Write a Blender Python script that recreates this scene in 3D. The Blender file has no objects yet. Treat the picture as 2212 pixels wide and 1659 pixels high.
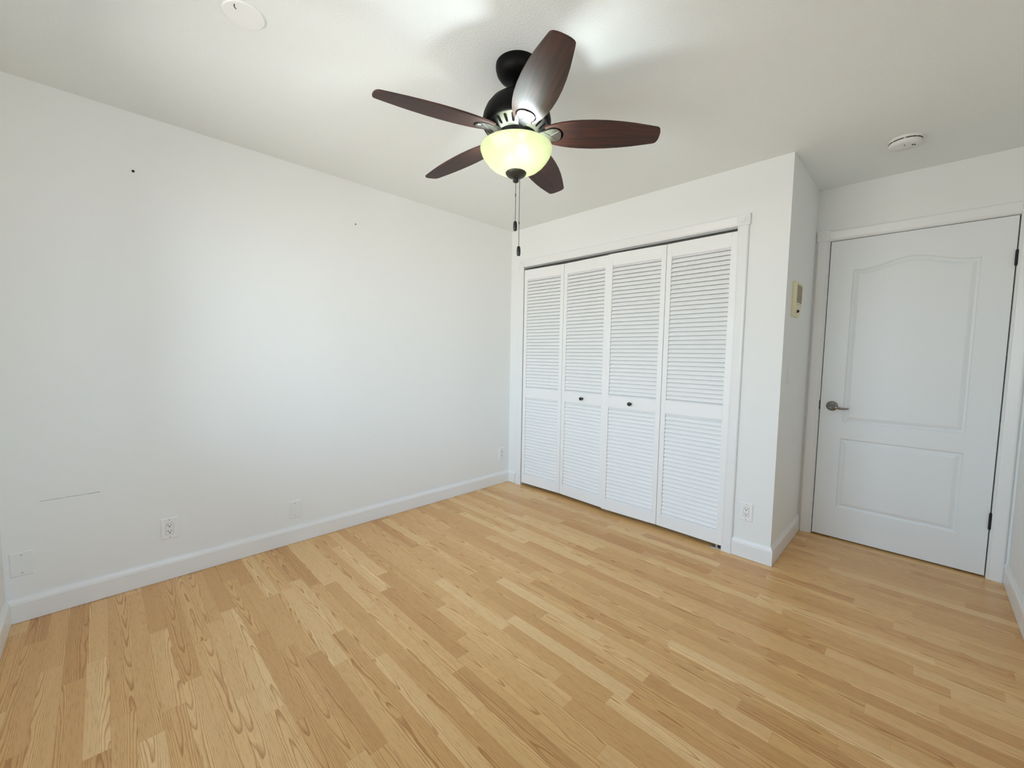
import bpy, bmesh, math, random
from mathutils import Vector, Matrix

random.seed(7)
scene = bpy.context.scene
COL = scene.collection

# ------------------------------------------------------------------ camera
W_PX = 2212.0
cam_data = bpy.data.cameras.new('camera')
cam_data.sensor_fit = 'HORIZONTAL'
cam_data.sensor_width = 36.0
cam_data.lens = 884.77 / W_PX * 36.0
cam_data.clip_start = 0.02
cam = bpy.data.objects.new('camera', cam_data)
COL.objects.link(cam)
right = Vector((0.70611455, 0.70793094, 0.01536293))
up = Vector((-0.06119071, 0.03939007, 0.99734854))
fwd = Vector((-0.70544875, 0.70518239, -0.0711327))
cam.matrix_world = Matrix(((right.x, up.x, -fwd.x, 2.8209),
                           (right.y, up.y, -fwd.y, -2.7914),
                           (right.z, up.z, -fwd.z, 1.2409),
                           (0, 0, 0, 1)))
scene.camera = cam

# ------------------------------------------------------------------ world, exposure
H, WX, JX, JD, LY = 2.40, 3.2281, 2.2427, 0.7612, 3.14
WIN = (0.45, 2.25, 0.75, 2.10)       # window in the front wall: x0, x1, z0, z1
WIN_FILL = (-3.00, -2.10, 0.85, 2.05)    # unseen opening added in the right wall to brighten the left wall: y0, y1, z0, z1

world = bpy.data.worlds.new('sky')
scene.world = world
world.use_nodes = True
wn, wl = world.node_tree.nodes, world.node_tree.links
wn.clear()
w_out = wn.new('ShaderNodeOutputWorld')
w_bg = wn.new('ShaderNodeBackground')
w_tc = wn.new('ShaderNodeTexCoord')
w_sep = wn.new('ShaderNodeSeparateXYZ')
w_ramp = wn.new('ShaderNodeValToRGB')
w_map = wn.new('ShaderNodeMapRange')
w_map.inputs['From Min'].default_value = -1.0
w_map.inputs['From Max'].default_value = 1.0
wl.new(w_tc.outputs['Generated'], w_sep.inputs[0])
wl.new(w_sep.outputs['Z'], w_map.inputs['Value'])
wl.new(w_map.outputs[0], w_ramp.inputs[0])
wl.new(w_ramp.outputs[0], w_bg.inputs['Color'])
wl.new(w_bg.outputs[0], w_out.inputs[0])
el = w_ramp.color_ramp.elements
el[0].position = 0.0
el[0].color = (0.73, 0.72, 0.69, 1)          # sunlit ground below the window
el[1].position = 1.0
el[1].color = (0.38, 0.67, 1.12, 1)           # blue sky overhead
e = el.new(0.47); e.color = (0.72, 0.72, 0.695, 1)
e = el.new(0.53); e.color = (0.71, 0.87, 1.0, 1)
w_bg.inputs['Strength'].default_value = 8.9

def window_portal(sx, sz, loc, rot):
    portal = bpy.data.lights.new('window_portal', 'AREA')
    portal.shape = 'RECTANGLE'
    portal.size = sx
    portal.size_y = sz
    portal.cycles.is_portal = True
    po = bpy.data.objects.new('window_portal', portal)
    po.location = loc
    po.rotation_euler = rot
    COL.objects.link(po)
window_portal(WIN[1] - WIN[0], WIN[3] - WIN[2], ((WIN[0] + WIN[1]) / 2, -LY - 0.12, (WIN[2] + WIN[3]) / 2), (math.radians(90), 0, 0))
window_portal(WIN_FILL[1] - WIN_FILL[0], WIN_FILL[3] - WIN_FILL[2], (WX + 0.12, (WIN_FILL[0] + WIN_FILL[1]) / 2, (WIN_FILL[2] + WIN_FILL[3]) / 2), (math.radians(90), 0, math.radians(90)))

vs = scene.view_settings
vs.view_transform = 'Standard'
vs.look = 'None'
vs.gamma = 1.0
vs.exposure = 0.0
try:
    vs.use_curve_mapping = False
except Exception:
    pass
scene.cycles.max_bounces = 12
scene.cycles.diffuse_bounces = 8
scene.cycles.sample_clamp_indirect = 6.0

BULB_STRENGTH = 340.0

# ------------------------------------------------------------------ helpers
def tag(o, label, cat, group=None, kind=None):
    o['label'] = label
    o['category'] = cat
    if group: o['group'] = group
    if kind: o['kind'] = kind
    return o

def empty(name, loc=(0, 0, 0)):
    o = bpy.data.objects.new(name, None)
    o.empty_display_size = 0.05
    o.location = loc
    COL.objects.link(o)
    return o

def link(name, bm, mat, parent=None, smooth=False, loc=None, recalc=True):
    if recalc:
        bmesh.ops.recalc_face_normals(bm, faces=bm.faces)
    me = bpy.data.meshes.new(name)
    bm.to_mesh(me)
    bm.free()
    me.materials.append(mat)
    if smooth:
        for p in me.polygons:
            p.use_smooth = True
        try:
            me.set_sharp_from_angle(angle=math.radians(38))
        except Exception:
            pass
    o = bpy.data.objects.new(name, me)
    COL.objects.link(o)
    if parent: o.parent = parent
    if loc is not None: o.location = loc
    return o

def box(bm, x0, x1, y0, y1, z0, z1, bevel=0.0, seg=1):
    r = bmesh.ops.create_cube(bm, size=1.0)
    vs_ = r['verts']
    for v in vs_:
        v.co = Vector((x0 + (v.co.x + .5) * (x1 - x0), y0 + (v.co.y + .5) * (y1 - y0), z0 + (v.co.z + .5) * (z1 - z0)))
    if bevel > 0:
        es = list({e for v in vs_ for e in v.link_edges})
        bmesh.ops.bevel(bm, geom=es, offset=bevel, segments=seg, affect='EDGES', profile=0.5)
    return bm

def lathe(bm, prof, n=48, center=(0, 0, 0), axis='Z'):
    """prof: list of (r, z); poles where r == 0."""
    cx, cy, cz = center
    def put(a, b, c):
        if axis == 'Z': return Vector((cx + a, cy + b, cz + c))
        if axis == 'Y': return Vector((cx + a, cy - c, cz + b))     # sticks out towards -y
        return Vector((cx + c, cy + a, cz + b))                     # 'X': sticks out towards +x
    rings = []
    for r, z in prof:
        if r < 1e-6:
            rings.append([bm.verts.new(put(0, 0, z))])
        else:
            rings.append([bm.verts.new(put(r * math.cos(2 * math.pi * k / n), r * math.sin(2 * math.pi * k / n), z)) for k in range(n)])
    for A, B in zip(rings, rings[1:]):
        for k in range(n):
            k2 = (k + 1) % n
            if len(A) == 1 and len(B) == 1: continue
            if len(A) == 1: bm.faces.new((A[0], B[k], B[k2]))
            elif len(B) == 1: bm.faces.new((A[k], A[k2], B[0]))
            else: bm.faces.new((A[k], A[k2], B[k2], B[k]))
    return bm

def tube(bm, pts, rad, n=10):
    """round tube along pts; rad a number or a list."""
    pts = [Vector(p) for p in pts]
    rads = rad if isinstance(rad, (list, tuple)) else [rad] * len(pts)
    rings = []
    t0 = (pts[1] - pts[0]).normalized()
    ref = Vector((0, 0, 1)) if abs(t0.z) < .9 else Vector((1, 0, 0))
    nrm = t0.cross(ref).normalized()
    for i, p in enumerate(pts):
        t = (pts[min(i + 1, len(pts) - 1)] - pts[max(i - 1, 0)]).normalized()
        nrm = (nrm - t * nrm.dot(t)).normalized()
        b = t.cross(nrm)
        rings.append([bm.verts.new(p + rads[i] * (math.cos(2 * math.pi * k / n) * nrm + math.sin(2 * math.pi * k / n) * b)) for k in range(n)])
    for A, B in zip(rings, rings[1:]):
        for k in range(n):
            bm.faces.new((A[k], A[(k + 1) % n], B[(k + 1) % n], B[k]))
    bm.faces.new(rings[0][::-1])
    bm.faces.new(rings[-1])
    return bm

def fill_loops(bm, loops):
    """planar fill of an outer loop with hole loops (lists of Vector); returns faces and vert loops."""
    edges, vloops = [], []
    for lp in loops:
        vv = [bm.verts.new(p) for p in lp]
        vloops.append(vv)
        edges += [bm.edges.new((vv[i], vv[(i + 1) % len(vv)])) for i in range(len(vv))]
    r = bmesh.ops.triangle_fill(bm, use_beauty=True, edges=edges)
    return [g for g in r['geom'] if isinstance(g, bmesh.types.BMFace)], vloops

def bridge(bm, A, B):
    n = len(A)
    for i in range(n):
        bm.faces.new((A[i], A[(i + 1) % n], B[(i + 1) % n], B[i]))

def copy_tree(o, parent=None):
    c = o.copy()
    COL.objects.link(c)
    c.parent = parent
    for ch in list(o.children):
        copy_tree(ch, c)
    return c

# ------------------------------------------------------------------ materials
def principled(name, color, rough=0.5, metal=0.0, spec=0.5, coat=0.0):
    m = bpy.data.materials.new(name)
    m.use_nodes = True
    b = m.node_tree.nodes['Principled BSDF']
    b.inputs['Base Color'].default_value = (*color, 1)
    b.inputs['Roughness'].default_value = rough
    b.inputs['Metallic'].default_value = metal
    b.inputs['Specular IOR Level'].default_value = spec
    b.inputs['Coat Weight'].default_value = coat
    return m

def nd(m, kind, **props):
    n = m.node_tree.nodes.new(kind)
    for k, v in props.items():
        setattr(n, k, v)
    return n

def math_node(m, op, a, b=None, c=None):
    n = m.node_tree.nodes.new('ShaderNodeMath')
    n.operation = op
    for i, v in enumerate((a, b, c)):
        if v is None: continue
        if isinstance(v, (int, float)): n.inputs[i].default_value = v
        else: m.node_tree.links.new(v, n.inputs[i])
    return n.outputs[0]

def add_bump(m, scale, strength, detail=3.0, dist=0.002, lo=0.0, hi=1.0):
    lk = m.node_tree.links
    tc = nd(m, 'ShaderNodeTexCoord')
    nz = nd(m, 'ShaderNodeTexNoise')
    nz.inputs['Scale'].default_value = scale
    nz.inputs['Detail'].default_value = detail
    lk.new(tc.outputs['Object'], nz.inputs['Vector'])
    src = nz.outputs[0]
    if lo > 0 or hi < 1:
        mp = nd(m, 'ShaderNodeMapRange', interpolation_type='SMOOTHSTEP')
        mp.inputs['From Min'].default_value = lo
        mp.inputs['From Max'].default_value = hi
        lk.new(src, mp.inputs['Value'])
        src = mp.outputs[0]
    bp = nd(m, 'ShaderNodeBump')
    bp.inputs['Strength'].default_value = strength
    bp.inputs['Distance'].default_value = dist
    lk.new(src, bp.inputs['Height'])
    lk.new(bp.outputs[0], m.node_tree.nodes['Principled BSDF'].inputs['Normal'])
    return m

def mottled(m, c1, c2, scale=2.0):
    lk = m.node_tree.links
    tc = nd(m, 'ShaderNodeTexCoord')
    nz = nd(m, 'ShaderNodeTexNoise')
    nz.inputs['Scale'].default_value = scale
    nz.inputs['Detail'].default_value = 2.0
    mx = nd(m, 'ShaderNodeMix', data_type='RGBA')
    mx.inputs['A'].default_value = (*c1, 1)
    mx.inputs['B'].default_value = (*c2, 1)
    lk.new(tc.outputs['Object'], nz.inputs['Vector'])
    lk.new(nz.outputs[0], mx.inputs['Factor'])
    lk.new(mx.outputs['Result'], m.node_tree.nodes['Principled BSDF'].inputs['Base Color'])
    return mx

M = {}
M['wall'] = add_bump(principled('wall_paint', (.80, .825, .81), .85, spec=.2), 160, .08, dist=.001)
mottled(M['wall'], (.855, .865, .855), (.87, .88, .87))
M['ceiling'] = add_bump(principled('ceiling_texture_paint', (.845, .87, .855), .85, spec=.15), 120, .17, detail=4, dist=.0022, lo=.40, hi=.64)
M['trim'] = add_bump(principled('gloss_trim_paint', (.86, .865, .86), .32, spec=.45), 90, .04, dist=.001)
M['door'] = add_bump(principled('door_paint', (.83, .85, .86), .38, spec=.4), 140, .06, dist=.001)
M['louver'] = add_bump(principled('louver_paint', (.90, .905, .90), .42, spec=.4), 120, .05, dist=.001)
M['plate'] = principled('plate_plastic', (.88, .885, .87), .3, spec=.5)
M['plate_painted'] = principled('painted_plate', (.84, .855, .845), .5, spec=.3)
M['device'] = principled('receptacle_plastic', (.87, .87, .855), .28, spec=.5)
M['slot'] = principled('dark_slot', (.012, .012, .012), .6, spec=.2)
M['screw'] = principled('screw_head', (.45, .45, .43), .4, metal=.6)
M['bronze'] = add_bump(principled('oil_rubbed_bronze', (.003, .0027, .0025), .45, metal=.0, spec=.10), 300, .02, dist=.0005)
M['bronze_cap'] = principled('dark_bronze_finial', (.035, .032, .024), .42, metal=.3)
M['nickel'] = add_bump(principled('brushed_nickel', (.27, .27, .262), .34, metal=1.0), 220, .03, dist=.0005)
M['chrome'] = principled('satin_chrome', (.27, .255, .255), .14, metal=1.0)
M['black'] = principled('black_metal', (.008, .008, .009), .4, spec=.4)
M['knob'] = principled('black_knob', (.012, .010, .010), .28, spec=.5)
M['track'] = add_bump(principled('galvanised_track', (.42, .43, .44), .38, metal=.8), 260, .15, dist=.001)
M['chain'] = principled('antique_chain', (.10, .10, .085), .4, metal=.8)
M['cream'] = principled('aged_cream_plastic', (.80, .74, .52), .42, spec=.4)
M['cream_front'] = principled('aged_cream_faceplate', (.70, .64, .47), .45, spec=.4)
M['grille_dark'] = principled('grille_gap', (.16, .13, .055), .7, spec=.2)
M['detector'] = principled('detector_plastic', (.78, .785, .76), .45, spec=.35)

# laminate floor: 3-strip oak, strips along x
def floor_material():
    m = principled('oak_laminate', (.6, .4, .2), .3, spec=.42)
    nt, lk = m.node_tree, m.node_tree.links
    bs = nt.nodes['Principled BSDF']
    tc = nd(m, 'ShaderNodeTexCoord')
    sp = nd(m, 'ShaderNodeSeparateXYZ')
    lk.new(tc.outputs['Object'], sp.inputs[0])
    X, Y = sp.outputs['X'], sp.outputs['Y']
    SW = 0.0627
    yr = math_node(m, 'DIVIDE', math_node(m, 'ADD', Y, 3.0085 + SW * 10), SW)
    row = math_node(m, 'FLOOR', yr)
    ly = math_node(m, 'SUBTRACT', math_node(m, 'FRACT', yr), 0.5)
    def rnd(v, k):
        return math_node(m, 'FRACT', math_node(m, 'MULTIPLY', math_node(m, 'SINE', math_node(m, 'MULTIPLY_ADD', v, 12.9898 + k * 3.1, 1.7 + k * 7.7)), 43758.5))
    ln = math_node(m, 'MULTIPLY_ADD', rnd(row, 0), 0.30, 0.52)
    xo = math_node(m, 'ADD', X, math_node(m, 'MULTIPLY', rnd(row, 1), 3.0))
    xr = math_node(m, 'DIVIDE', math_node(m, 'ADD', xo, 2.0), ln)
    colm = math_node(m, 'FLOOR', xr)
    lx = math_node(m, 'FRACT', xr)
    sid = math_node(m, 'MULTIPLY_ADD', row, 17.37, math_node(m, 'MULTIPLY', colm, 5.71))
    r1, r2, r3, r4 = rnd(sid, 2), rnd(sid, 3), rnd(sid, 4), rnd(sid, 5)
    # distorted local position
    cv = nd(m, 'ShaderNodeCombineXYZ')
    lk.new(math_node(m, 'MULTIPLY', X, 1.35), cv.inputs[0])
    lk.new(math_node(m, 'MULTIPLY', Y, 8.0), cv.inputs[1])
    lk.new(math_node(m, 'MULTIPLY', r2, 60.0), cv.inputs[2])
    nz = nd(m, 'ShaderNodeTexNoise')
    nz.inputs['Scale'].default_value = 1.0
    nz.inputs['Detail'].default_value = 3.0
    nz.inputs['Roughness'].default_value = .55
    lk.new(cv.outputs[0], nz.inputs['Vector'])
    n0 = math_node(m, 'SUBTRACT', nz.outputs[0], 0.5)
    # cathedral figure: parabolic contours along the strip, axis shifted per strip
    c = math_node(m, 'MULTIPLY_ADD', r3, 1.6, -0.8)
    dy = math_node(m, 'SUBTRACT', ly, c)
    par = math_node(m, 'MULTIPLY', math_node(m, 'MULTIPLY', dy, dy), 9.0)
    sgn = math_node(m, 'MULTIPLY_ADD', math_node(m, 'GREATER_THAN', r4, 0.5), 2.0, -1.0)
    f = math_node(m, 'ADD', par, math_node(m, 'MULTIPLY', math_node(m, 'MULTIPLY', X, 2.4), sgn))
    f = math_node(m, 'ADD', f, math_node(m, 'MULTIPLY', n0, 4.2))
    f = math_node(m, 'ADD', f, math_node(m, 'MULTIPLY', r1, 9.0))
    saw = math_node(m, 'FRACT', math_node(m, 'MULTIPLY', f, 1.7))
    ring = nd(m, 'ShaderNodeMapRange', interpolation_type='SMOOTHSTEP')
    ring.inputs['From Min'].default_value = .55
    ring.inputs['From Max'].default_value = .97
    lk.new(saw, ring.inputs['Value'])
    edge = nd(m, 'ShaderNodeMapRange')
    edge.inputs['From Min'].default_value = 1.0
    edge.inputs['From Max'].default_value = .96
    lk.new(saw, edge.inputs['Value'])
    figure = math_node(m, 'MULTIPLY', ring.outputs[0], edge.outputs[0])
    # fine pores and streaks
    cv2 = nd(m, 'ShaderNodeCombineXYZ')
    lk.new(math_node(m, 'MULTIPLY', X, 22.0), cv2.inputs[0])
    lk.new(math_node(m, 'MULTIPLY', Y, 420.0), cv2.inputs[1])
    lk.new(math_node(m, 'MULTIPLY', r1, 90.0), cv2.inputs[2])
    nz2 = nd(m, 'ShaderNodeTexNoise')
    nz2.inputs['Scale'].default_value = 1.0
    nz2.inputs['Detail'].default_value = 2.0
    lk.new(cv2.outputs[0], nz2.inputs['Vector'])
    pores = nd(m, 'ShaderNodeMapRange', interpolation_type='SMOOTHSTEP')
    pores.inputs['From Min'].default_value = .50
    pores.inputs['From Max'].default_value = .72
    lk.new(nz2.outputs[0], pores.inputs['Value'])
    cv3 = nd(m, 'ShaderNodeCombineXYZ')
    lk.new(math_node(m, 'MULTIPLY', X, 2.0), cv3.inputs[0])
    lk.new(math_node(m, 'MULTIPLY', Y, 60.0), cv3.inputs[1])
    lk.new(math_node(m, 'MULTIPLY', r4, 70.0), cv3.inputs[2])
    nz3 = nd(m, 'ShaderNodeTexNoise')
    nz3.inputs['Detail'].default_value = 2.0
    nz3.inputs['Scale'].default_value = 1.0
    lk.new(cv3.outputs[0], nz3.inputs['Vector'])
    # strip tone
    tone = nd(m, 'ShaderNodeValToRGB')
    te = tone.color_ramp.elements
    te[0].position = 0.0; te[0].color = (.590, .304, .110, 1)
    te[1].position = 1.0; te[1].color = (.905, .622, .306, 1)
    e = te.new(.30); e.color = (.710, .402, .152, 1)
    e = te.new(.70); e.color = (.808, .496, .208, 1)
    tmix = math_node(m, 'ADD', math_node(m, 'MULTIPLY', r2, .78), math_node(m, 'MULTIPLY', nz3.outputs[0], .30))
    lk.new(tmix, tone.inputs[0])
    dark = nd(m, 'ShaderNodeMix', data_type='RGBA', blend_type='MULTIPLY')
    dark.inputs['B'].default_value = (.56, .42, .29, 1)
    fac = math_node(m, 'ADD', math_node(m, 'MULTIPLY', figure, .74), math_node(m, 'MULTIPLY', pores.outputs[0], .40))
    fac = math_node(m, 'MINIMUM', fac, 1.0)
    lk.new(fac, dark.inputs['Factor'])
    lk.new(tone.outputs[0], dark.inputs['A'])
    # seams
    ey = math_node(m, 'ABSOLUTE', ly)
    sy = math_node(m, 'GREATER_THAN', ey, 0.488)
    ex = math_node(m, 'MULTIPLY', math_node(m, 'MINIMUM', lx, math_node(m, 'SUBTRACT', 1.0, lx)), ln)
    sx = math_node(m, 'LESS_THAN', ex, 0.0007)
    seam = math_node(m, 'MULTIPLY', math_node(m, 'MAXIMUM', sy, sx), .32)
    sm = nd(m, 'ShaderNodeMix', data_type='RGBA', blend_type='MULTIPLY')
    sm.inputs['B'].default_value = (.55, .42, .30, 1)
    lk.new(seam, sm.inputs['Factor'])
    lk.new(dark.outputs['Result'], sm.inputs['A'])
    lk.new(sm.outputs['Result'], bs.inputs['Base Color'])
    rg = nd(m, 'ShaderNodeMapRange')
    rg.inputs['To Min'].default_value = .17
    rg.inputs['To Max'].default_value = .30
    lk.new(nz2.outputs[0], rg.inputs['Value'])
    lk.new(rg.outputs[0], bs.inputs['Roughness'])
    bp = nd(m, 'ShaderNodeBump')
    bp.inputs['Strength'].default_value = .10
    bp.inputs['Distance'].default_value = .001
    lk.new(math_node(m, 'SUBTRACT', 1.0, fac), bp.inputs['Height'])
    lk.new(bp.outputs[0], bs.inputs['Normal'])
    return m
M['floor'] = floor_material()

def blade_material():
    m = principled('walnut_blade', (.08, .03, .018), .56, spec=.55)
    lk = m.node_tree.links
    b = m.node_tree.nodes['Principled BSDF']
    b.inputs['Coat Roughness'].default_value = .22
    tc = nd(m, 'ShaderNodeTexCoord')
    mp = nd(m, 'ShaderNodeMapping')
    mp.inputs['Scale'].default_value = (5, 70, 30)
    nz = nd(m, 'ShaderNodeTexNoise')
    nz.inputs['Scale'].default_value = 1.0
    nz.inputs['Detail'].default_value = 5
    nz.inputs['Distortion'].default_value = .8
    rp = nd(m, 'ShaderNodeValToRGB')
    rp.color_ramp.elements[0].position = .3
    rp.color_ramp.elements[0].color = (.009, .0022, .0013, 1)
    rp.color_ramp.elements[1].position = .72
    rp.color_ramp.elements[1].color = (.060, .0125, .0040, 1)
    lk.new(tc.outputs['Object'], mp.inputs['Vector'])
    lk.new(mp.outputs[0], nz.inputs['Vector'])
    lk.new(nz.outputs[0], rp.inputs[0])
    lk.new(rp.outputs[0], b.inputs['Base Color'])
    return m
M['blade'] = blade_material()

def bowl_material():
    m = bpy.data.materials.new('alabaster_glass')
    m.use_nodes = True
    nt, lk = m.node_tree, m.node_tree.links
    nt.nodes.clear()
    out = nd(m, 'ShaderNodeOutputMaterial')
    tr = nd(m, 'ShaderNodeBsdfTranslucent')
    df = nd(m, 'ShaderNodeBsdfDiffuse')
    gl = nd(m, 'ShaderNodeBsdfGlossy')
    gl.inputs['Roughness'].default_value = .15
    tc = nd(m, 'ShaderNodeTexCoord')
    nz = nd(m, 'ShaderNodeTexNoise')
    nz.inputs['Scale'].default_value = 26
    nz.inputs['Detail'].default_value = 4
    lk.new(tc.outputs['Object'], nz.inputs['Vector'])
    mx = nd(m, 'ShaderNodeMix', data_type='RGBA')
    mx.inputs['A'].default_value = (.44, .45, .31, 1)
    mx.inputs['B'].default_value = (.50, .505, .37, 1)
    lk.new(nz.outputs[0], mx.inputs['Factor'])
    lk.new(mx.outputs['Result'], tr.inputs['Color'])
    df.inputs['Color'].default_value = (.42, .42, .30, 1)
    s1 = nd(m, 'ShaderNodeMixShader'); s1.inputs[0].default_value = .45
    lk.new(tr.outputs[0], s1.inputs[1]); lk.new(df.outputs[0], s1.inputs[2])
    rf = nd(m, 'ShaderNodeBsdfRefraction')
    rf.inputs['Roughness'].default_value = .66
    rf.inputs['IOR'].default_value = 1.08
    lk.new(mx.outputs['Result'], rf.inputs['Color'])
    s0 = nd(m, 'ShaderNodeMixShader'); s0.inputs[0].default_value = .22
    lk.new(s1.outputs[0], s0.inputs[1]); lk.new(rf.outputs[0], s0.inputs[2])
    s2 = nd(m, 'ShaderNodeMixShader'); s2.inputs[0].default_value = .05
    lk.new(s0.outputs[0], s2.inputs[1]); lk.new(gl.outputs[0], s2.inputs[2])
    lk.new(s2.outputs[0], out.inputs[0])
    return m
M['bowl'] = bowl_material()

def bulb_material():
    m = bpy.data.materials.new('lit_bulb')
    m.use_nodes = True
    nt = m.node_tree
    nt.nodes.clear()
    out = nd(m, 'ShaderNodeOutputMaterial')
    em = nd(m, 'ShaderNodeEmission')
    em.inputs['Color'].default_value = (.86, .97, 1.0, 1)
    em.inputs['Strength'].default_value = BULB_STRENGTH
    nt.links.new(em.outputs[0], out.inputs[0])
    return m
M['bulb'] = bulb_material()

def pane_material():
    m = bpy.data.materials.new('window_glass')
    m.use_nodes = True
    nt = m.node_tree
    nt.nodes.clear()
    out = nd(m, 'ShaderNodeOutputMaterial')
    t = nd(m, 'ShaderNodeBsdfTransparent')
    g = nd(m, 'ShaderNodeBsdfGlossy'); g.inputs['Roughness'].default_value = .02
    fr = nd(m, 'ShaderNodeFresnel'); fr.inputs['IOR'].default_value = 1.45
    mx = nd(m, 'ShaderNodeMixShader')
    nt.links.new(fr.outputs[0], mx.inputs[0])
    nt.links.new(t.outputs[0], mx.inputs[1]); nt.links.new(g.outputs[0], mx.inputs[2])
    nt.links.new(mx.outputs[0], out.inputs[0])
    return m
M['pane'] = pane_material()

# ------------------------------------------------------------------ room shell
def struct(o, label, cat):
    return tag(o, label, cat, kind='structure')

T = 0.10
bm = bmesh.new(); box(bm, -T, WX + T, -LY - T, 2.0, -0.1, 0.0)
struct(link('floor', bm, M['floor']), 'honey oak strip laminate floor covering the whole room', 'floor')
bm = bmesh.new(); box(bm, -T, WX + T, -LY - T, 2.0, H, H + 0.1)
struct(link('ceiling', bm, M['ceiling']), 'white lightly textured ceiling above the fan', 'ceiling')

bm = bmesh.new(); box(bm, -T, 0, -LY - T, JD + T, 0, H)
wall_left = struct(link('wall_left', bm, M['wall']), 'long blank white wall left of the closet', 'wall')
# a thin scratch in the paint of the left wall, low near its left end
def scratch(m):
    lk = m.node_tree.links
    b = m.node_tree.nodes['Principled BSDF']
    src = b.inputs['Base Color'].links[0].from_socket
    tc = nd(m, 'ShaderNodeTexCoord')
    sp = nd(m, 'ShaderNodeSeparateXYZ')
    lk.new(tc.outputs['Object'], sp.inputs[0])
    nz = nd(m, 'ShaderNodeTexNoise'); nz.inputs['Scale'].default_value = 40
    lk.new(tc.outputs['Object'], nz.inputs['Vector'])
    dz = math_node(m, 'ABSOLUTE', math_node(m, 'SUBTRACT', sp.outputs['Z'], .5371))
    a = math_node(m, 'LESS_THAN', dz, math_node(m, 'MULTIPLY', nz.outputs[0], .0024))
    c1 = math_node(m, 'GREATER_THAN', sp.outputs['Y'], -3.02)
    c2 = math_node(m, 'LESS_THAN', sp.outputs['Y'], -2.825)
    fac = math_node(m, 'MULTIPLY', math_node(m, 'MULTIPLY', a, math_node(m, 'MULTIPLY', c1, c2)), .6)
    mx = nd(m, 'ShaderNodeMix', data_type='RGBA')
    mx.inputs['B'].default_value = (.16, .17, .17, 1)
    lk.new(fac, mx.inputs['Factor'])
    lk.new(src, mx.inputs['A'])
    lk.new(mx.outputs['Result'], b.inputs['Base Color'])
M['wall_left'] = M['wall'].copy()
scratch(M['wall_left'])
wall_left.data.materials[0] = M['wall_left']

OX0, OX1, OZ = 0.158, 1.986, 2.058         # closet opening
bm = bmesh.new()
box(bm, 0, OX0, 0, T, 0, H); box(bm, OX1, JX, 0, T, 0, H); box(bm, OX0, OX1, 0, T, OZ, H)
struct(link('wall_closet', bm, M['wall']), 'white wall framing the louvered closet', 'wall')
bm = bmesh.new(); box(bm, JX - T, JX, T, JD, 0, H)
struct(link('wall_jog', bm, M['wall']), 'narrow shaded side wall between closet and door', 'wall')

DX0, DX1, DZ0, DZ1 = 2.3307, 3.1439, 0.0112, 2.040     # door leaf
GX0, GX1, GZ = DX0 - .0055, DX1 + .0055, DZ1 + .0045      # clear opening in the jamb
RX0, RX1, RZ = GX0 - .018, GX1 + .018, GZ + .018       # rough opening
bm = bmesh.new()
box(bm, 0, RX0, JD, JD + T, 0, H); box(bm, RX1, WX, JD, JD + T, 0, H); box(bm, RX0, RX1, JD, JD + T, RZ, H)
struct(link('wall_entry', bm, M['wall']), 'white wall around the panelled room door', 'wall')
bm = bmesh.new()
box(bm, WX, WX + T, -LY - T, WIN_FILL[0], 0, H); box(bm, WX, WX + T, WIN_FILL[1], JD + T, 0, H)
box(bm, WX, WX + T, WIN_FILL[0], WIN_FILL[1], 0, WIN_FILL[2]); box(bm, WX, WX + T, WIN_FILL[0], WIN_FILL[1], WIN_FILL[3], H)
struct(link('wall_right', bm, M['wall']), 'white wall at the far right edge, beside the door hinges', 'wall')
bm = bmesh.new()
box(bm, 0, WIN[0], -LY - T, -LY, 0, H); box(bm, WIN[1], WX, -LY - T, -LY, 0, H)
box(bm, WIN[0], WIN[1], -LY - T, -LY, 0, WIN[2]); box(bm, WIN[0], WIN[1], -LY - T, -LY, WIN[3], H)
struct(link('wall_front', bm, M['wall']), 'white wall at the far left edge, holding the window', 'wall')
bm = bmesh.new()
box(bm, -T, WX + T, 1.9, 2.0, 0, H); box(bm, -T, 0, JD + T, 1.9, 0, H); box(bm, WX, WX + T, JD + T, 1.9, 0, H)
struct(link('wall_hallway', bm, M['wall']), 'dark hallway wall behind the closed door', 'wall')

# daylight window behind the camera, plus one added on the right for fill light
def make_window(name, label, loc, rotz, hw, hh):
    win = struct(empty(name, loc), label, 'window')
    win.rotation_euler = (0, 0, rotz)
    bm = bmesh.new()
    box(bm, -hw, -hw + .035, -.03, .03, 0, hh); box(bm, hw - .035, hw, -.03, .03, 0, hh)
    box(bm, -hw + .035, hw - .035, -.03, .03, 0, .035); box(bm, -hw + .035, hw - .035, -.03, .03, hh - .035, hh)
    box(bm, -.02, .02, -.025, .025, .035, hh - .035)
    link('window_frame', bm, M['trim'], win)
    for a, b_ in ((-hw + .035, -.02), (.02, hw - .035)):
        bm = bmesh.new(); box(bm, a, b_, -.003, .003, .035, hh - .035)
        link('window_pane', bm, M['pane'], win)
make_window('window_1', 'white framed sliding window in the wall facing the closet', ((WIN[0] + WIN[1]) / 2, -LY - .05, WIN[2]), 0, (WIN[1] - WIN[0]) / 2, WIN[3] - WIN[2])
make_window('window_fill', 'white framed sliding window added for fill light, facing the long blank wall', (WX + .05, (WIN_FILL[0] + WIN_FILL[1]) / 2, WIN_FILL[2]), math.radians(90), (WIN_FILL[1] - WIN_FILL[0]) / 2, WIN_FILL[3] - WIN_FILL[2])

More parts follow.
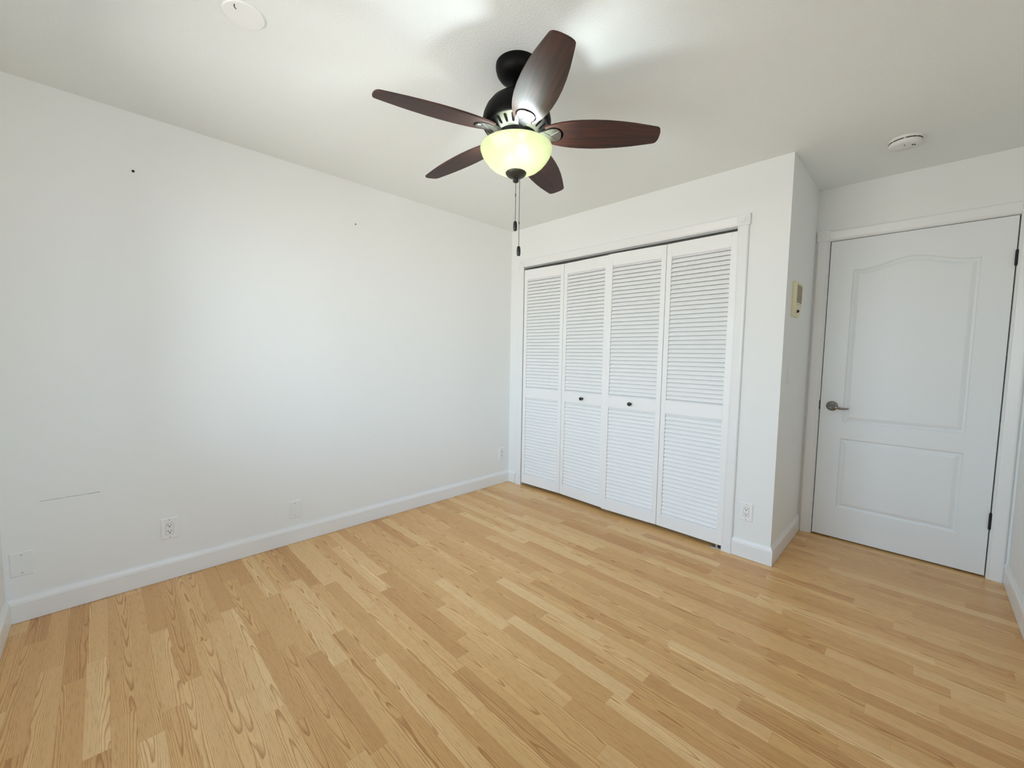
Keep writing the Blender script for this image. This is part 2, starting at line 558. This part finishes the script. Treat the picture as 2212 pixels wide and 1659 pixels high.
# ------------------------------------------------------------------ baseboards
BP = [(0, .0015), (.0135, .0015), (.014, .086), (.0115, .096), (.0085, .1005), (.006, .1065), (.0045, .112), (0, .112)]
def base_run(bm, p0, p1, n, m0=0, m1=0):
    """baseboard from p0 to p1 with room normal n; m = -1 inside mitre, +1 outside mitre."""
    p0, p1, n = Vector(p0), Vector(p1), Vector(n)
    t = (p1 - p0).normalized()
    A = [bm.verts.new(Vector((*(p0 + n * d - t * (m0 * d)), z))) for d, z in BP]
    B = [bm.verts.new(Vector((*(p1 + n * d + t * (m1 * d)), z))) for d, z in BP]
    bridge(bm, A, B)
    bm.faces.new(A[::-1]); bm.faces.new(B)

def baseboard(name, runs, label):
    bm = bmesh.new()
    for r in runs: base_run(bm, *r)
    struct(link(name, bm, M['trim']), label, 'baseboard')
CW = 0.064                                  # casing width
baseboard('baseboard_left', [((0, -LY), (0, 0), (1, 0), -1, -1)], 'white baseboard along the long left wall')
baseboard('baseboard_closet', [((2.034, 0), (JX, 0), (0, -1), 0, 1), ((0, 0), (.098, 0), (0, -1), -1, 0)],
          'white baseboard pieces at both ends of the closet')
baseboard('baseboard_jog', [((JX, 0), (JX, JD), (1, 0), 1, -1)], 'short shaded baseboard on the side wall left of the door')
baseboard('baseboard_entry', [((JX, JD), (2.2560, JD), (0, -1), -1, 0), ((3.2140, JD), (WX, JD), (0, -1), 0, -1)],
          'tiny baseboard returns either side of the door casing')
baseboard('baseboard_right', [((WX, JD), (WX, -LY), (-1, 0), -1, -1)], 'white baseboard on the right wall beside the door')
baseboard('baseboard_front', [((0, -LY), (WX, -LY), (0, 1), -1, -1)], 'white baseboard at the far left edge under the window')

# ------------------------------------------------------------------ casings
CP = [(0, 0), (0, .0075), (.003, .0105), (.008, .0105), (.011, .009), (.030, .0125), (.046, .0155), (.052, .0165),
      (.058, .0165), (.062, .014), (.064, .011), (.064, 0)]       # inner edge first
def casing_leg(bm, x_in, direction, y, z0, z1):
    A = [bm.verts.new((x_in + direction * w, y - d, z0)) for w, d in CP]
    B = [bm.verts.new((x_in + direction * w, y - d, z1)) for w, d in CP]
    bridge(bm, A, B); bm.faces.new(A[::-1]); bm.faces.new(B)
def casing_head(bm, x0, x1, y, z_in):
    A = [bm.verts.new((x0, y - d, z_in + w)) for w, d in CP]
    B = [bm.verts.new((x1, y - d, z_in + w)) for w, d in CP]
    bridge(bm, A, B); bm.faces.new(A[::-1]); bm.faces.new(B)
def corner_block(parent, x0, x1, y, z0, z1):
    bm = bmesh.new()
    box(bm, x0, x1, y - .020, y, z0, z1, bevel=.0015)
    cx, cz = (x0 + x1) / 2, (z0 + z1) / 2
    lathe(bm, [(.026, .0), (.0255, .0215), (.022, .0235), (.019, .0225), (.016, .0215), (.0135, .0235), (.010, .0265), (.005, .0255), (0, .0255)], 32, (cx, y, cz), 'Y')
    link('corner_block', bm, M['trim'], parent, smooth=True)

t1 = struct(empty('trim_1'), 'white fluted casing around the louvered closet', 'door trim')
bm = bmesh.new()
casing_leg(bm, .168, -1, 0, 0, 2.047); casing_leg(bm, 1.970, 1, 0, 0, 2.044)
casing_head(bm, .170, 1.968, 0, 2.047)
link('casing', bm, M['trim'], t1)
corner_block(t1, .098, .170, 0, 2.044, 2.112); corner_block(t1, 1.968, 2.040, 0, 2.043, 2.111)
bm = bmesh.new()      # lining of the opening
box(bm, OX0, OX0 + .004, .001, T, 0, OZ); box(bm, OX1 - .004, OX1, .001, T, 0, OZ); box(bm, OX0, OX1, .001, T, OZ - .004, OZ)
link('jamb', bm, M['trim'], t1)

t2 = struct(empty('trim_2'), 'white fluted casing around the panelled door', 'door trim')
bm = bmesh.new()
casing_leg(bm, 2.3205, -1, JD, 0, 2.053); casing_leg(bm, 3.1500, 1, JD, 0, 2.053)
casing_head(bm, 2.3215, 3.1495, JD, 2.0475)
link('casing', bm, M['trim'], t2)
corner_block(t2, 2.2515, 2.3215, JD, 2.050, 2.118); corner_block(t2, 3.1495, 3.2185, JD, 2.050, 2.118)
bm = bmesh.new()
box(bm, RX0, GX0, JD + .001, JD + T, 0, RZ); box(bm, GX1, RX1, JD + .001, JD + T, 0, RZ); box(bm, GX0, GX1, JD + .001, JD + T, GZ, RZ)
box(bm, GX0, GX0 + .013, JD + .042, JD + .07, 0, GZ); box(bm, GX1 - .013, GX1, JD + .042, JD + .07, 0, GZ); box(bm, GX0, GX1, JD + .042, JD + .07, GZ - .012, GZ)
link('jamb', bm, M['trim'], t2)
bm = bmesh.new(); box(bm, GX0 - .0015, GX0 + .0008, JD - .002, JD + .03, .895, .955)
link('strike_plate', bm, M['black'], t2)

t3 = struct(empty('trim_3'), 'grey metal track above the folding closet doors', 'door track')
bm = bmesh.new()
box(bm, OX0 + .006, OX1 - .006, -.002, .026, 2.034, OZ - .005)
link('track', bm, M['track'], t3)
bm = bmesh.new()
box(bm, 1.905, 1.981, -.004, .022, .0, .006); box(bm, 1.972, 1.981, -.004, .022, .006, .024); box(bm, 1.935, 1.945, .004, .014, .006, .03)
link('pivot_bracket', bm, M['track'], t3)

# ------------------------------------------------------------------ room door
door = struct(empty('door_1', (DX0, JD, 0)), 'closed white two-panel arch-top door with lever handle', 'door')
def panel_loops(contour, y_front, bm, dirs):
    pass
def arch_contour(x0, x1, z0, z1, rise, n=25):
    pts = [(x0, z0), (x1, z0)]
    for i in range(n):
        s = 1 - i / (n - 1)
        u = abs(2 * s - 1)                              # 1 at sides, 0 in the middle
        h = 0.5 + 0.5 * math.cos(math.pi * min(1, u / .86))
        pts.append((x0 + (x1 - x0) * s, z1 + rise * h))
    return pts
def inset(pts, d):
    n = len(pts); out = []
    for i in range(n):
        p, a, b = Vector(pts[i]), Vector(pts[i - 1]), Vector(pts[(i + 1) % n])
        e1, e2 = (p - a).normalized(), (b - p).normalized()
        n1, n2 = Vector((-e1.y, e1.x)), Vector((-e2.y, e2.x))
        k = n1 + n2
        out.append(tuple(p + k * (d / max(.2, 1 + n1.dot(n2)))))
    return out
bm = bmesh.new()
wD, th = DX1 - DX0, 0.035
cont = [arch_contour(.124, .690, .820, 1.838, .052), arch_contour(.122, .690, .224, .706, 0.0, 2)]
outer = [(0, DZ0), (wD, DZ0), (wD, DZ1), (0, DZ1)]
V3 = lambda pts, y: [Vector((x, y, z)) for x, z in pts]
faces, vl = fill_loops(bm, [V3(outer, 0)] + [V3(c, 0) for c in cont])
steps = [(.003, .0050), (.007, .0095), (.012, .0110), (.018, .0095), (.027, .0045), (.036, .0015)]
for c, lp in zip(cont, vl[1:]):
    prev = lp
    for d, y in steps:
        cur = [bm.verts.new(p) for p in V3(inset(c, d), y)]
        bridge(bm, prev, cur); prev = cur
    es = [bm.edges.get((prev[i], prev[(i + 1) % len(prev)])) for i in range(len(prev))]
    bmesh.ops.triangle_fill(bm, use_beauty=True, edges=es)
back = [bm.verts.new(p) for p in V3(outer, th)]
bridge(bm, vl[0], back); bm.faces.new(back)
link('door_leaf', bm, M['door'], door)
def hinge(z0, z1):
    bm = bmesh.new()
    x = wD + .002
    for k in range(3):
        a = z0 + (z1 - z0) * k / 3; b = z0 + (z1 - z0) * (k + 1) / 3 - .0006
        tube(bm, [(x, -.0065, a), (x, -.0065, b)], .0062, 14)
    tube(bm, [(x, -.0065, z0 - .003), (x, -.0065, z0)], .0045, 10); tube(bm, [(x, -.0065, z1), (x, -.0065, z1 + .003)], .0045, 10)
    box(bm, wD - .0005, wD + .0035, -.004, .030, z0, z1)
    link('hinge', bm, M['black'], door, smooth=True)
hinge(1.772, 1.852); hinge(.290, .380)
# lever handle
hx, hz = 2.3954 - DX0, .9228
bm = bmesh.new()
lathe(bm, [(.0335, 0), (.0335, .003), (.032, .006), (.027, .009), (.020, .0105), (.014, .012), (.0125, .020), (.012, .034), (.0, .034)], 40, (hx, 0, hz), 'Y')
rose = link('door_handle', bm, M['chrome'], door, smooth=True)
bm = bmesh.new()
pts, rr = [], []
for i in range(15):
    s = i / 14
    pts.append((hx + .094 * s, -.040 - .010 * math.sin(math.pi * min(1, s * 1.4)), hz + .005 - .016 * math.sin(s * math.pi * .72)))
    rr.append(.0115 * (1 - .58 * s))
tube(bm, [(hx - .012, -.036, hz + .003)] + pts, [.008] + rr, 14)
link('lever', bm, M['chrome'], rose, smooth=True)
bm = bmesh.new()
box(bm, -.0035, .001, .006, .022, .915, .935)
link('latch', bm, M['chrome'], door)

# ------------------------------------------------------------------ bifold louver doors
PZ0, PZ1 = 0.028, 2.0186
LOUV = [(.947 - .013, 1.929), (.112, .846)]        # z ranges of the two slat fields
PITCH = .02885
STILE, PTH = .036, .028
def louver_panel(parent, xa, ya, xb, yb, knob_at=None):
    """one leaf of a folding door: local x along the leaf, local y into the closet."""
    w = math.hypot(xb - xa, yb - ya)
    ang = math.atan2(yb - ya, xb - xa)
    mw = Matrix.Translation((xa, ya, 0)) @ Matrix.Rotation(ang, 4, 'Z')
    g = .0012
    bm = bmesh.new()
    bv = .0012
    box(bm, g, STILE, 0, PTH, PZ0, PZ1, bv); box(bm, w - STILE, w - g, 0, PTH, PZ0, PZ1, bv)
    r = [(PZ0, LOUV[1][0]), (LOUV[1][1], LOUV[0][0]), (LOUV[0][1], PZ1)]
    for a, b in r: box(bm, STILE, w - STILE, .0004, PTH - .0004, a, b)
    pan = link('door_panel', bm, M['louver'], parent)
    pan.matrix_world = mw
    bm = bmesh.new()
    for z0, z1 in LOUV:
        n = int(round((z1 - z0) / PITCH))
        p = (z1 - z0) / n
        for k in range(n + 1):
            zc = z0 + p * k
            # slat section: lower edge towards the room, upper edge towards the closet
            sec = [(.0030, -.0132), (.0045, -.0147), (.0105, -.0147), (.0222, .0125), (.0175, .0133)]
            sec = [(y, min(max(zc + z, z0), z1)) for y, z in sec]
            if max(s[1] for s in sec) - min(s[1] for s in sec) < .004: continue
            A = [bm.verts.new((STILE, y, z)) for y, z in sec]
            B = [bm.verts.new((w - STILE, y, z)) for y, z in sec]
            bridge(bm, A, B)
    sl = link('louver_slats', bm, M['louver'], pan)
    if knob_at is not None:
        bm = bmesh.new()
        lathe(bm, [(.0085, 0), (.0085, .002), (.0055, .005), (.0050, .012), (.0080, .016), (.0125, .020), (.0145, .025), (.0135, .0295), (.009, .0325), (0, .0335)], 28, (knob_at, 0, .888), 'Y')
        kn = link('knob', bm, M['knob'], pan, smooth=True)
        kn['label'] = 'round black knob'
    return pan
d2 = struct(empty('door_2', (.175, 0, 0)), 'left folding pair of white louvered closet doors', 'closet door')
d3 = struct(empty('door_3', (1.973, 0, 0)), 'right folding pair of white louvered closet doors', 'closet door')
bpy.context.view_layer.update()
louver_panel(d2, .1745, -.004, .621, .014)
louver_panel(d2, .6215, .014, 1.0705, -.004, .229)
louver_panel(d3, 1.0725, -.018, 1.522, .002, .222)
louver_panel(d3, 1.5225, .002, 1.9715, -.004)

# ------------------------------------------------------------------ wall plates
def local_to_wall(root, kind, x, y, z):
    """kind 'A': left wall (faces +x), 'B': closet wall (faces -y), 'C': side wall (faces +x)."""
    if kind == 'B':
        root.matrix_world = Matrix.Translation((x, y, z))
    else:
        root.matrix_world = Matrix.Translation((x, y, z)) @ Matrix.Rotation(math.radians(90), 4, 'Z')
# local frame: x along the wall to the right, z up, -y out into the room
def plate_mesh(w, h, t=.0055, hole=None):
    bm = bmesh.new()
    o1 = [(-w / 2, -h / 2), (w / 2, -h / 2), (w / 2, h / 2), (-w / 2, h / 2)]
    o2 = [(x * (1 - .008 / w), z * (1 - .008 / h)) for x, z in o1]
    base = [bm.verts.new((x, 0, z)) for x, z in o1]
    mid = [bm.verts.new((x, -t * .45, z)) for x, z in o1]
    bridge(bm, base, mid)
    loops = [V3(o2, -t)]
    if hole:
        a, b = hole
        c = .004
        hl = [(-a, -b + c), (-a + c, -b), (a - c, -b), (a, -b + c), (a, b - c), (a - c, b), (-a + c, b), (-a, b - c)]
        loops.append(V3(hl, -t))
    f, v = fill_loops(bm, loops)
    bridge(bm, mid, v[0])
    if hole:
        inn = [bm.verts.new((x, -.0008, z)) for x, z in hl]
        bridge(bm, v[1], inn)
        bm.faces.new(inn)
    return bm
def screws(root, spots, y=-.0055, mat='screw'):
    for x, z in spots:
        bm = bmesh.new()
        lathe(bm, [(.0030, 0), (.0028, .0008), (.0015, .0012), (0, .0012)], 12, (x, y, z), 'Y')
        link('screw', bm, M[mat], root, smooth=True)

def make_outlet(label, kind, x, y, z, w=.074, h=.1145, scr='screw'):
    root = tag(empty('wall_outlet'), label, 'outlet', 'duplex outlets low on the walls')
    link('cover_plate', plate_mesh(w, h, hole=(.0172, .034)), M['plate'], root)
    bm = bmesh.new(); box(bm, -.0160, .0160, -.0062, -.0010, -.0328, .0328, .0012)
    rec = link('receptacle', bm, M['device'], root)
    bm = bmesh.new()
    for s in (1, -1):
        zc = s * .0165
        box(bm, -.0078, -.0056, -.0068, -.0055, zc - .0010, zc + .0080)
        box(bm, .0054, .0074, -.0068, -.0055, zc + .0000, zc + .0070)
        tube(bm, [(0, -.0055, zc - .0062), (0, -.0068, zc - .0062)], .0029, 12)
    sl = link('socket_slots', bm, M['slot'], rec)
    screws(root, [(0, .048), (0, -.048)], mat=scr)
    local_to_wall(root, kind, x, y, z)
    return root
make_outlet('white duplex outlet low on the long left wall, between two blank plates', 'A', 0, -2.571, .278)
make_outlet('small white outlet in the far corner left of the closet', 'A', 0, -.101, .290)
make_outlet('white duplex outlet beside the closet casing, above the baseboard corner', 'B', 2.103, 0, .292)

def make_blank(label, y, z, w, h):
    root = tag(empty('blank_cover_plate'), label, 'cover plate', 'blank cover plates on the left wall')
    link('plate', plate_mesh(w, h), M['plate_painted'], root)
    screws(root, [(0, h * .36), (0, -h * .36)])
    local_to_wall(root, 'A', 0, y, z)
make_blank('narrow blank cover plate painted white, midway along the left wall', -1.9455, .2198, .073, .114)
make_blank('wide square blank cover plate painted white, at the left edge by the corner', -3.086, .2655, .073, .112)

sw = tag(empty('light_switch'), 'white rocker light switch on the narrow side wall by the door', 'light switch')
link('cover_plate', plate_mesh(.070, .117, hole=(.0172, .034)), M['plate'], sw)
bm = bmesh.new()
A = [bm.verts.new((-.0155, y, z)) for y, z in ((-.001, -.0325), (-.0105, -.0325), (-.0070, 0), (-.0055, .0325), (-.001, .0325))]
B = [bm.verts.new((.0155, y, z)) for y, z in ((-.001, -.0325), (-.0105, -.0325), (-.0070, 0), (-.0055, .0325), (-.001, .0325))]
bridge(bm, A, B); bm.faces.new(A[::-1]); bm.faces.new(B)
link('rocker', bm, M['device'], sw)
screws(sw, [(0, .048), (0, -.048)])
local_to_wall(sw, 'C', JX, .182, 1.148)

# intercom
ic = tag(empty('intercom_speaker'), 'yellowed cream intercom box with slotted grille on the side wall', 'intercom')
w2 = .079
bm = bmesh.new()
sec = [(0, -.102), (-.012, -.102), (-.014, -.099), (-.0215, -.036), (-.0215, .098), (-.019, .102), (0, .102)]
A = [bm.verts.new((-w2, y, z)) for y, z in sec]; B = [bm.verts.new((w2, y, z)) for y, z in sec]
bridge(bm, A, B); bm.faces.new(A[::-1]); bm.faces.new(B)
link('housing', bm, M['cream'], ic)
bm = bmesh.new(); box(bm, -w2 + .006, w2 - .006, -.0232, -.0210, -.032, .094)
fp = link('faceplate', bm, M['cream_front'], ic)
bm = bmesh.new()
for k in range(12):
    z = -.016 + k * .0086
    box(bm, -w2 + .014, w2 - .016, -.0238, -.0225, z - .0022, z + .0022)
link('grille', bm, M['grille_dark'], fp)
bm = bmesh.new(); box(bm, -w2 + .008, w2 - .008, -.0195, -.0175, -.066, -.046)
bm2 = bmesh.new()
lathe(bm2, [(.0095, 0), (.0095, .002), (.0075, .009), (.0065, .011), (0, .011)], 24, (-.006, -.0160, -.070), 'Y')
link('volume_knob', bm2, M['black'], ic, smooth=True)
bm.free()
bm = bmesh.new()
for k in range(4):
    box(bm, -.044 + k * .001, -.030, -.0170 - .0004 * k, -.0150, -.086 + k * .008, -.0835 + k * .008)
link('dial_marks', bm, M['grille_dark'], ic)
local_to_wall(ic, 'C', JX, .145 + w2, 1.602)

# small nails left in the left wall
def make_nail(label, y, z, r):
    bm = bmesh.new()
    lathe(bm, [(r, .0), (r, .004), (r * .8, .0055), (0, .006)], 12, (0, 0, 0), 'X')
    o = tag(link('wall_nail', bm, M['black'], smooth=True, loc=(0, y, z)), label, 'nail', 'nails in the left wall')
make_nail('larger black nail high on the left wall, nearer its left end', -2.6479, 2.1186, .0058)
make_nail('tiny black nail high on the left wall, left of the fan', -1.5205, 2.1215, .0036)

# ------------------------------------------------------------------ ceiling fittings
cp = tag(empty('ceiling_cover_plate', (1.089, -2.398, H)), 'round flat white blank plate on the ceiling, cut by the top edge', 'cover plate')
bm = bmesh.new()
lathe(bm, [(.0625, 0), (.0625, -.003), (.0605, -.005), (.040, -.0058), (0, -.006)], 56)
link('disc', bm, M['plate'], cp, smooth=True)
bm = bmesh.new()
pts = []
for i in range(9):
    a = math.radians(-150 + i * 9)
    pts.append((.032 + .017 * math.cos(a), -.0285 + .017 * math.sin(a) + .010, -.0062))
tube(bm, pts, .0013, 8)
link('slot', bm, M['slot'], cp)

sd = tag(empty('smoke_detector', (2.684, .238, H)), 'round white smoke detector on the ceiling above the door', 'smoke detector')
bm = bmesh.new()
lathe(bm, [(.0705, 0), (.0705, -.007), (.069, -.010), (.0665, -.0125), (.060, -.0125), (.060, -.0165), (.0, -.0165)], 64)
link('base', bm, M['detector'], sd, smooth=True)
bm = bmesh.new()
lathe(bm, [(.058, -.0160), (.0655, -.0170), (.0665, -.022), (.064, -.030), (.057, -.0365), (.044, -.039), (.030, -.0395), (.028, -.0405), (0, -.041)], 64)
link('cover', bm, M['detector'], sd, smooth=True)
bm = bmesh.new()     # dark sensing slot, broken by ribs
for k in range(8):
    a0 = math.radians(45 * k + 4); a1 = math.radians(45 * k + 41)
    n = 10
    ring = []
    for i in range(n + 1):
        a = a0 + (a1 - a0) * i / n
        ring.append([bm.verts.new((r * math.cos(a), r * math.sin(a), z)) for r, z in ((.0600, -.0127), (.0663, -.0127), (.0663, -.0168), (.0600, -.0168))])
    for p, q in zip(ring, ring[1:]): bridge(bm, p, q)
    bm.faces.new(ring[0]); bm.faces.new(ring[-1])
link('vent_slots', bm, M['slot'], sd)
for x, y, r in ((.030, -.014, .0034), (.038, -.008, .0030), (.000, -.032, .0024)):
    bm = bmesh.new(); tube(bm, [(x, y, -.0395), (x, y, -.0425)], r, 12)
    link('indicator_hole', bm, M['slot'], sd)

# ------------------------------------------------------------------ ceiling fan
FX, FY = 1.5963, -1.5633
fan = tag(empty('ceiling_fan', (FX, FY, H)), 'ceiling fan with five dark walnut blades and lit glass bowl', 'ceiling fan')
Z = lambda prof: [(r, z - H) for r, z in prof]
def fpart(name, prof, mat, parent=fan, n=64):
    bm = bmesh.new(); lathe(bm, Z(prof), n)
    return link(name, bm, mat, parent, smooth=True)
fpart('canopy', [(0, 2.40), (.0870, 2.400), (.0876, 2.396), (.0872, 2.384), (.0825, 2.367), (.072, 2.352), (.056, 2.341), (.036, 2.335), (.020, 2.333), (0, 2.333)], M['bronze'])
fpart('downrod', [(0, 2.336), (.017, 2.336), (.017, 2.286), (0, 2.286)], M['bronze'], n=24)
fpart('motor_housing', [(0, 2.291), (.025, 2.290), (.050, 2.286), (.080, 2.274), (.106, 2.254), (.124, 2.231), (.1345, 2.207), (.139, 2.185), (.1385, 2.169), (.134, 2.160), (.128, 2.158), (0, 2.158)], M['bronze'])
# vented nickel ring under the motor
bm = bmesh.new()
NS = 24
r_out, z_out, r_in, z_in = .1290, 2.1585, .0830, 2.1300
def cone(th_, s, off=0.0):
    r = r_out + (r_in - r_out) * s
    z = z_out + (z_in - z_out) * s - H + off
    return Vector((r * math.cos(th_), r * math.sin(th_), z))
for k in range(NS):
    a = 2 * math.pi * k / NS; d = 2 * math.pi / NS
    nb = 4
    out = [(a + d * i / nb, 0) for i in range(nb + 1)] + [(a + d * (nb - i) / nb, 1) for i in range(nb + 1)]
    hole = []
    for i in range(14):
        q = 2 * math.pi * i / 14
        sx, sy = math.cos(q), math.sin(q)
        hole.append((a + d * (.5 + .21 * sx), .46 + (.20 if sy > 0 else -.20) + .12 * sy))
    loops = [[Vector((x * .5, y, 0)) for x, y in out], [Vector((x * .5, y, 0)) for x, y in hole]]
    f, v = fill_loops(bm, loops)
    for vv in [q for l in v for q in l]:
        th_, s = vv.co.x / .5, vv.co.y
        vv.co = cone(th_, s)
    inner = [bm.verts.new(vv.co + Vector((0, 0, .006))) for vv in v[1]]
    bridge(bm, v[1], inner)
bmesh.ops.remove_doubles(bm, verts=bm.verts, dist=1e-5)
link('vent_ring', bm, M['nickel'], fan, smooth=True)
fpart('inner_collar', [(.122, 2.1575), (.0835, 2.1365), (.078, 2.127), (.074, 2.121), (0, 2.121)], M['bronze'])
fpart('switch_housing', [(0, 2.1212), (.058, 2.121), (.064, 2.117), (.064, 2.108), (.072, 2.102), (.088, 2.097), (.0885, 2.0925), (0, 2.0925)], M['nickel'])

# blades and their irons: one of each built, then copied round
PHI, DROOP, ZB0 = math.radians(-13), .040, 2.1335
TH0 = -.5635
def blade_matrix(k):
    a = TH0 + k * 2 * math.pi / 5
    r = Vector((math.cos(a), math.sin(a), -DROOP)).normalized()
    t0 = Vector((-math.sin(a), math.cos(a), 0))
    n0 = r.cross(t0).normalized()
    t = (t0 * math.cos(PHI) + n0 * math.sin(PHI)).normalized()
    n = r.cross(t).normalized()
    return Matrix(((r.x, t.x, n.x, 0), (r.y, t.y, n.y, 0), (r.z, t.z, n.z, ZB0 - H), (0, 0, 0, 1)))
half = [(.566, .010), (.5645, .022), (.561, .0325), (.555, .0390), (.546, .0420), (.515, .0485), (.465, .0585), (.415, .0660), (.360, .0715), (.305, .0735),
        (.255, .0722), (.215, .0685), (.182, .0625), (.156, .0555), (.138, .0490), (.124, .0445), (.117, .0410), (.1145, .0365), (.1165, .0325), (.1225, .0315), (.130, .0345)]
for i in range(1, 9):
    q = math.radians(118 - i * 13.6)
    half.append((.150 + .0405 * math.cos(q), .0405 * math.sin(q)))
outline = [Vector((x, y, 0)) for x, y in half] + [Vector((x, -y, 0)) for x, y in reversed(half)]
bm = bmesh.new()
f, v = fill_loops(bm, [outline])
ex = bmesh.ops.extrude_face_region(bm, geom=f)
for g in ex['geom']:
    if isinstance(g, bmesh.types.BMVert): g.co.z += .0062
es = [e_ for e_ in bm.edges if len(e_.link_faces) == 2 and e_.calc_face_angle(0) > 1.2]
bmesh.ops.bevel(bm, geom=es, offset=.0014, segments=2, affect='EDGES', profile=.5)
blade0 = link('blade', bm, M['blade'], fan)

bm = bmesh.new()      # iron: arm from the collar, then a fan-shaped leaf inside the blade's notch
lo = [(.062, .019), (.080, .0145), (.094, .0145), (.110, .0190), (.126, .0275), (.144, .0340), (.162, .0335), (.174, .0250), (.1800, .011)]
ol = [Vector((x, y, 0)) for x, y in lo] + [Vector((x, -y, 0)) for x, y in reversed(lo)]
f, v = fill_loops(bm, [ol])
ex = bmesh.ops.extrude_face_region(bm, geom=f)
for g in ex['geom']:
    if isinstance(g, bmesh.types.BMVert): g.co.z += .008
es = [e_ for e_ in bm.edges if len(e_.link_faces) == 2 and e_.calc_face_angle(0) > 1.2]
bmesh.ops.bevel(bm, geom=es, offset=.002, segments=2, affect='EDGES', profile=.5)
for vv in bm.verts: vv.co.z -= .002
# raised Y-shaped vein on the underside
for pts in ([(.112, -.016), (.126, -.006), (.138, .001)], [(.138, .001), (.152, .014), (.166, .026)], [(.138, .001), (.156, -.013), (.170, -.022)], [(.163, .004), (.177, .006)], [(.166, -.004), (.178, -.004)]):
    tube(bm, [(x, y, -.0022) for x, y in pts], .0013, 8)
iron0 = link('blade_iron', bm, M['nickel'], fan, smooth=True)
bm = bmesh.new()      # dark mounting plate clamped on top of the blade, seen through the notch
lo = [(.112, .020), (.130, .040), (.156, .048), (.182, .046), (.205, .034), (.214, .012)]
ol = [Vector((x, y, 0)) for x, y in lo] + [Vector((x, -y, 0)) for x, y in reversed(lo)]
f, v = fill_loops(bm, [ol])
ex = bmesh.ops.extrude_face_region(bm, geom=f)
for g in ex['geom']:
    if isinstance(g, bmesh.types.BMVert): g.co.z += .003
for vv in bm.verts: vv.co.z += .0066
pad0 = link('mounting_plate', bm, M['bronze'], iron0)
for k in range(5):
    b = blade0 if k == 0 else blade0.copy()
    i_ = iron0 if k == 0 else iron0.copy()
    if k:
        COL.objects.link(b); COL.objects.link(i_)
        p_ = pad0.copy(); COL.objects.link(p_); p_.parent = i_
    b.parent = fan; i_.parent = fan
    b.matrix_local = blade_matrix(k); i_.matrix_local = blade_matrix(k)

bowl = fpart('glass_bowl', [(.1430, 2.0815), (.1455, 2.0805), (.1465, 2.0760), (.1450, 2.069), (.1390, 2.053), (.1285, 2.036), (.1140, 2.0185), (.0970, 2.0045), (.0770, 1.994), (.0550, 1.9865), (.0300, 1.983), (.004, 1.982),
       (.004, 1.986), (.030, 1.987), (.0540, 1.9905), (.0755, 1.998), (.0950, 2.0085), (.1115, 2.022), (.1255, 2.039), (.1360, 2.055), (.1415, 2.070), (.1430, 2.0815)], M['bowl'], n=96)
fpart('finial', [(0, 1.9795), (.034, 1.9795), (.0415, 1.9845), (.0430, 1.9825), (.0415, 1.978), (.0350, 1.971), (.0240, 1.9655), (.0130, 1.9625), (.0095, 1.9605), (.0098, 1.957), (.0125, 1.953), (.0122, 1.9495), (.0080, 1.9455), (.0030, 1.944), (0, 1.944)], M['bronze_cap'])
bm = bmesh.new()
tube(bm, [(0, 0, 2.0925 - H), (0, 0, 1.984 - H)], .004, 12)
link('center_rod', bm, M['nickel'], fan)
for dx, dy, dz in ((.072, -.034, 2.040), (-.048, .004, 2.054)):
    bm = bmesh.new()
    bmesh.ops.create_uvsphere(bm, u_segments=20, v_segments=12, radius=.022)
    link('bulb', bm, M['bulb'], fan, smooth=True, loc=(dx, dy, dz - H))
    bm = bmesh.new()
    u = Vector((dx, dy, 0)).normalized()
    tube(bm, [Vector((dx, dy, dz - H)) + Vector((0, 0, .023)), Vector((dx * .95, dy * .95, 2.0930 - H))], .011, 14)
    link('lamp_socket', bm, M['nickel'], fan)

def pull_chain(x, y, ztop, zfob, zbot, zconn):
    prof, z = [], ztop
    while z > zfob:
        prof += [(.0007, z), (.0016, z - .0012), (.0016, z - .0026), (.0007, z - .0038)]
        z -= .0042
    bm = bmesh.new(); lathe(bm, Z(prof), 8, (x, y, 0))
    tube(bm, [(x, y, zconn - H), (x, y, zconn - .010 - H)], .0024, 10)
    ch = link('pull_chain', bm, M['chain'], fan, smooth=True)
    bm = bmesh.new()
    h = zfob - zbot
    lathe(bm, Z([(0, zfob), (.0042, zfob - .0003), (.0066, zfob - h * .08), (.0078, zfob - h * .30), (.0081, zfob - h * .6), (.0076, zbot + h * .12), (.0056, zbot), (0, zbot)]), 20, (x, y, 0))
    link('pull_fob', bm, M['black'], ch, smooth=True)
pull_chain(0, 0, 1.945, 1.791, 1.752, 1.900)
pull_chain(.0112, .0112, 1.967, 1.690, 1.651, 1.790)

# parents set after their children's world matrices are fixed in place
bpy.context.view_layer.update()
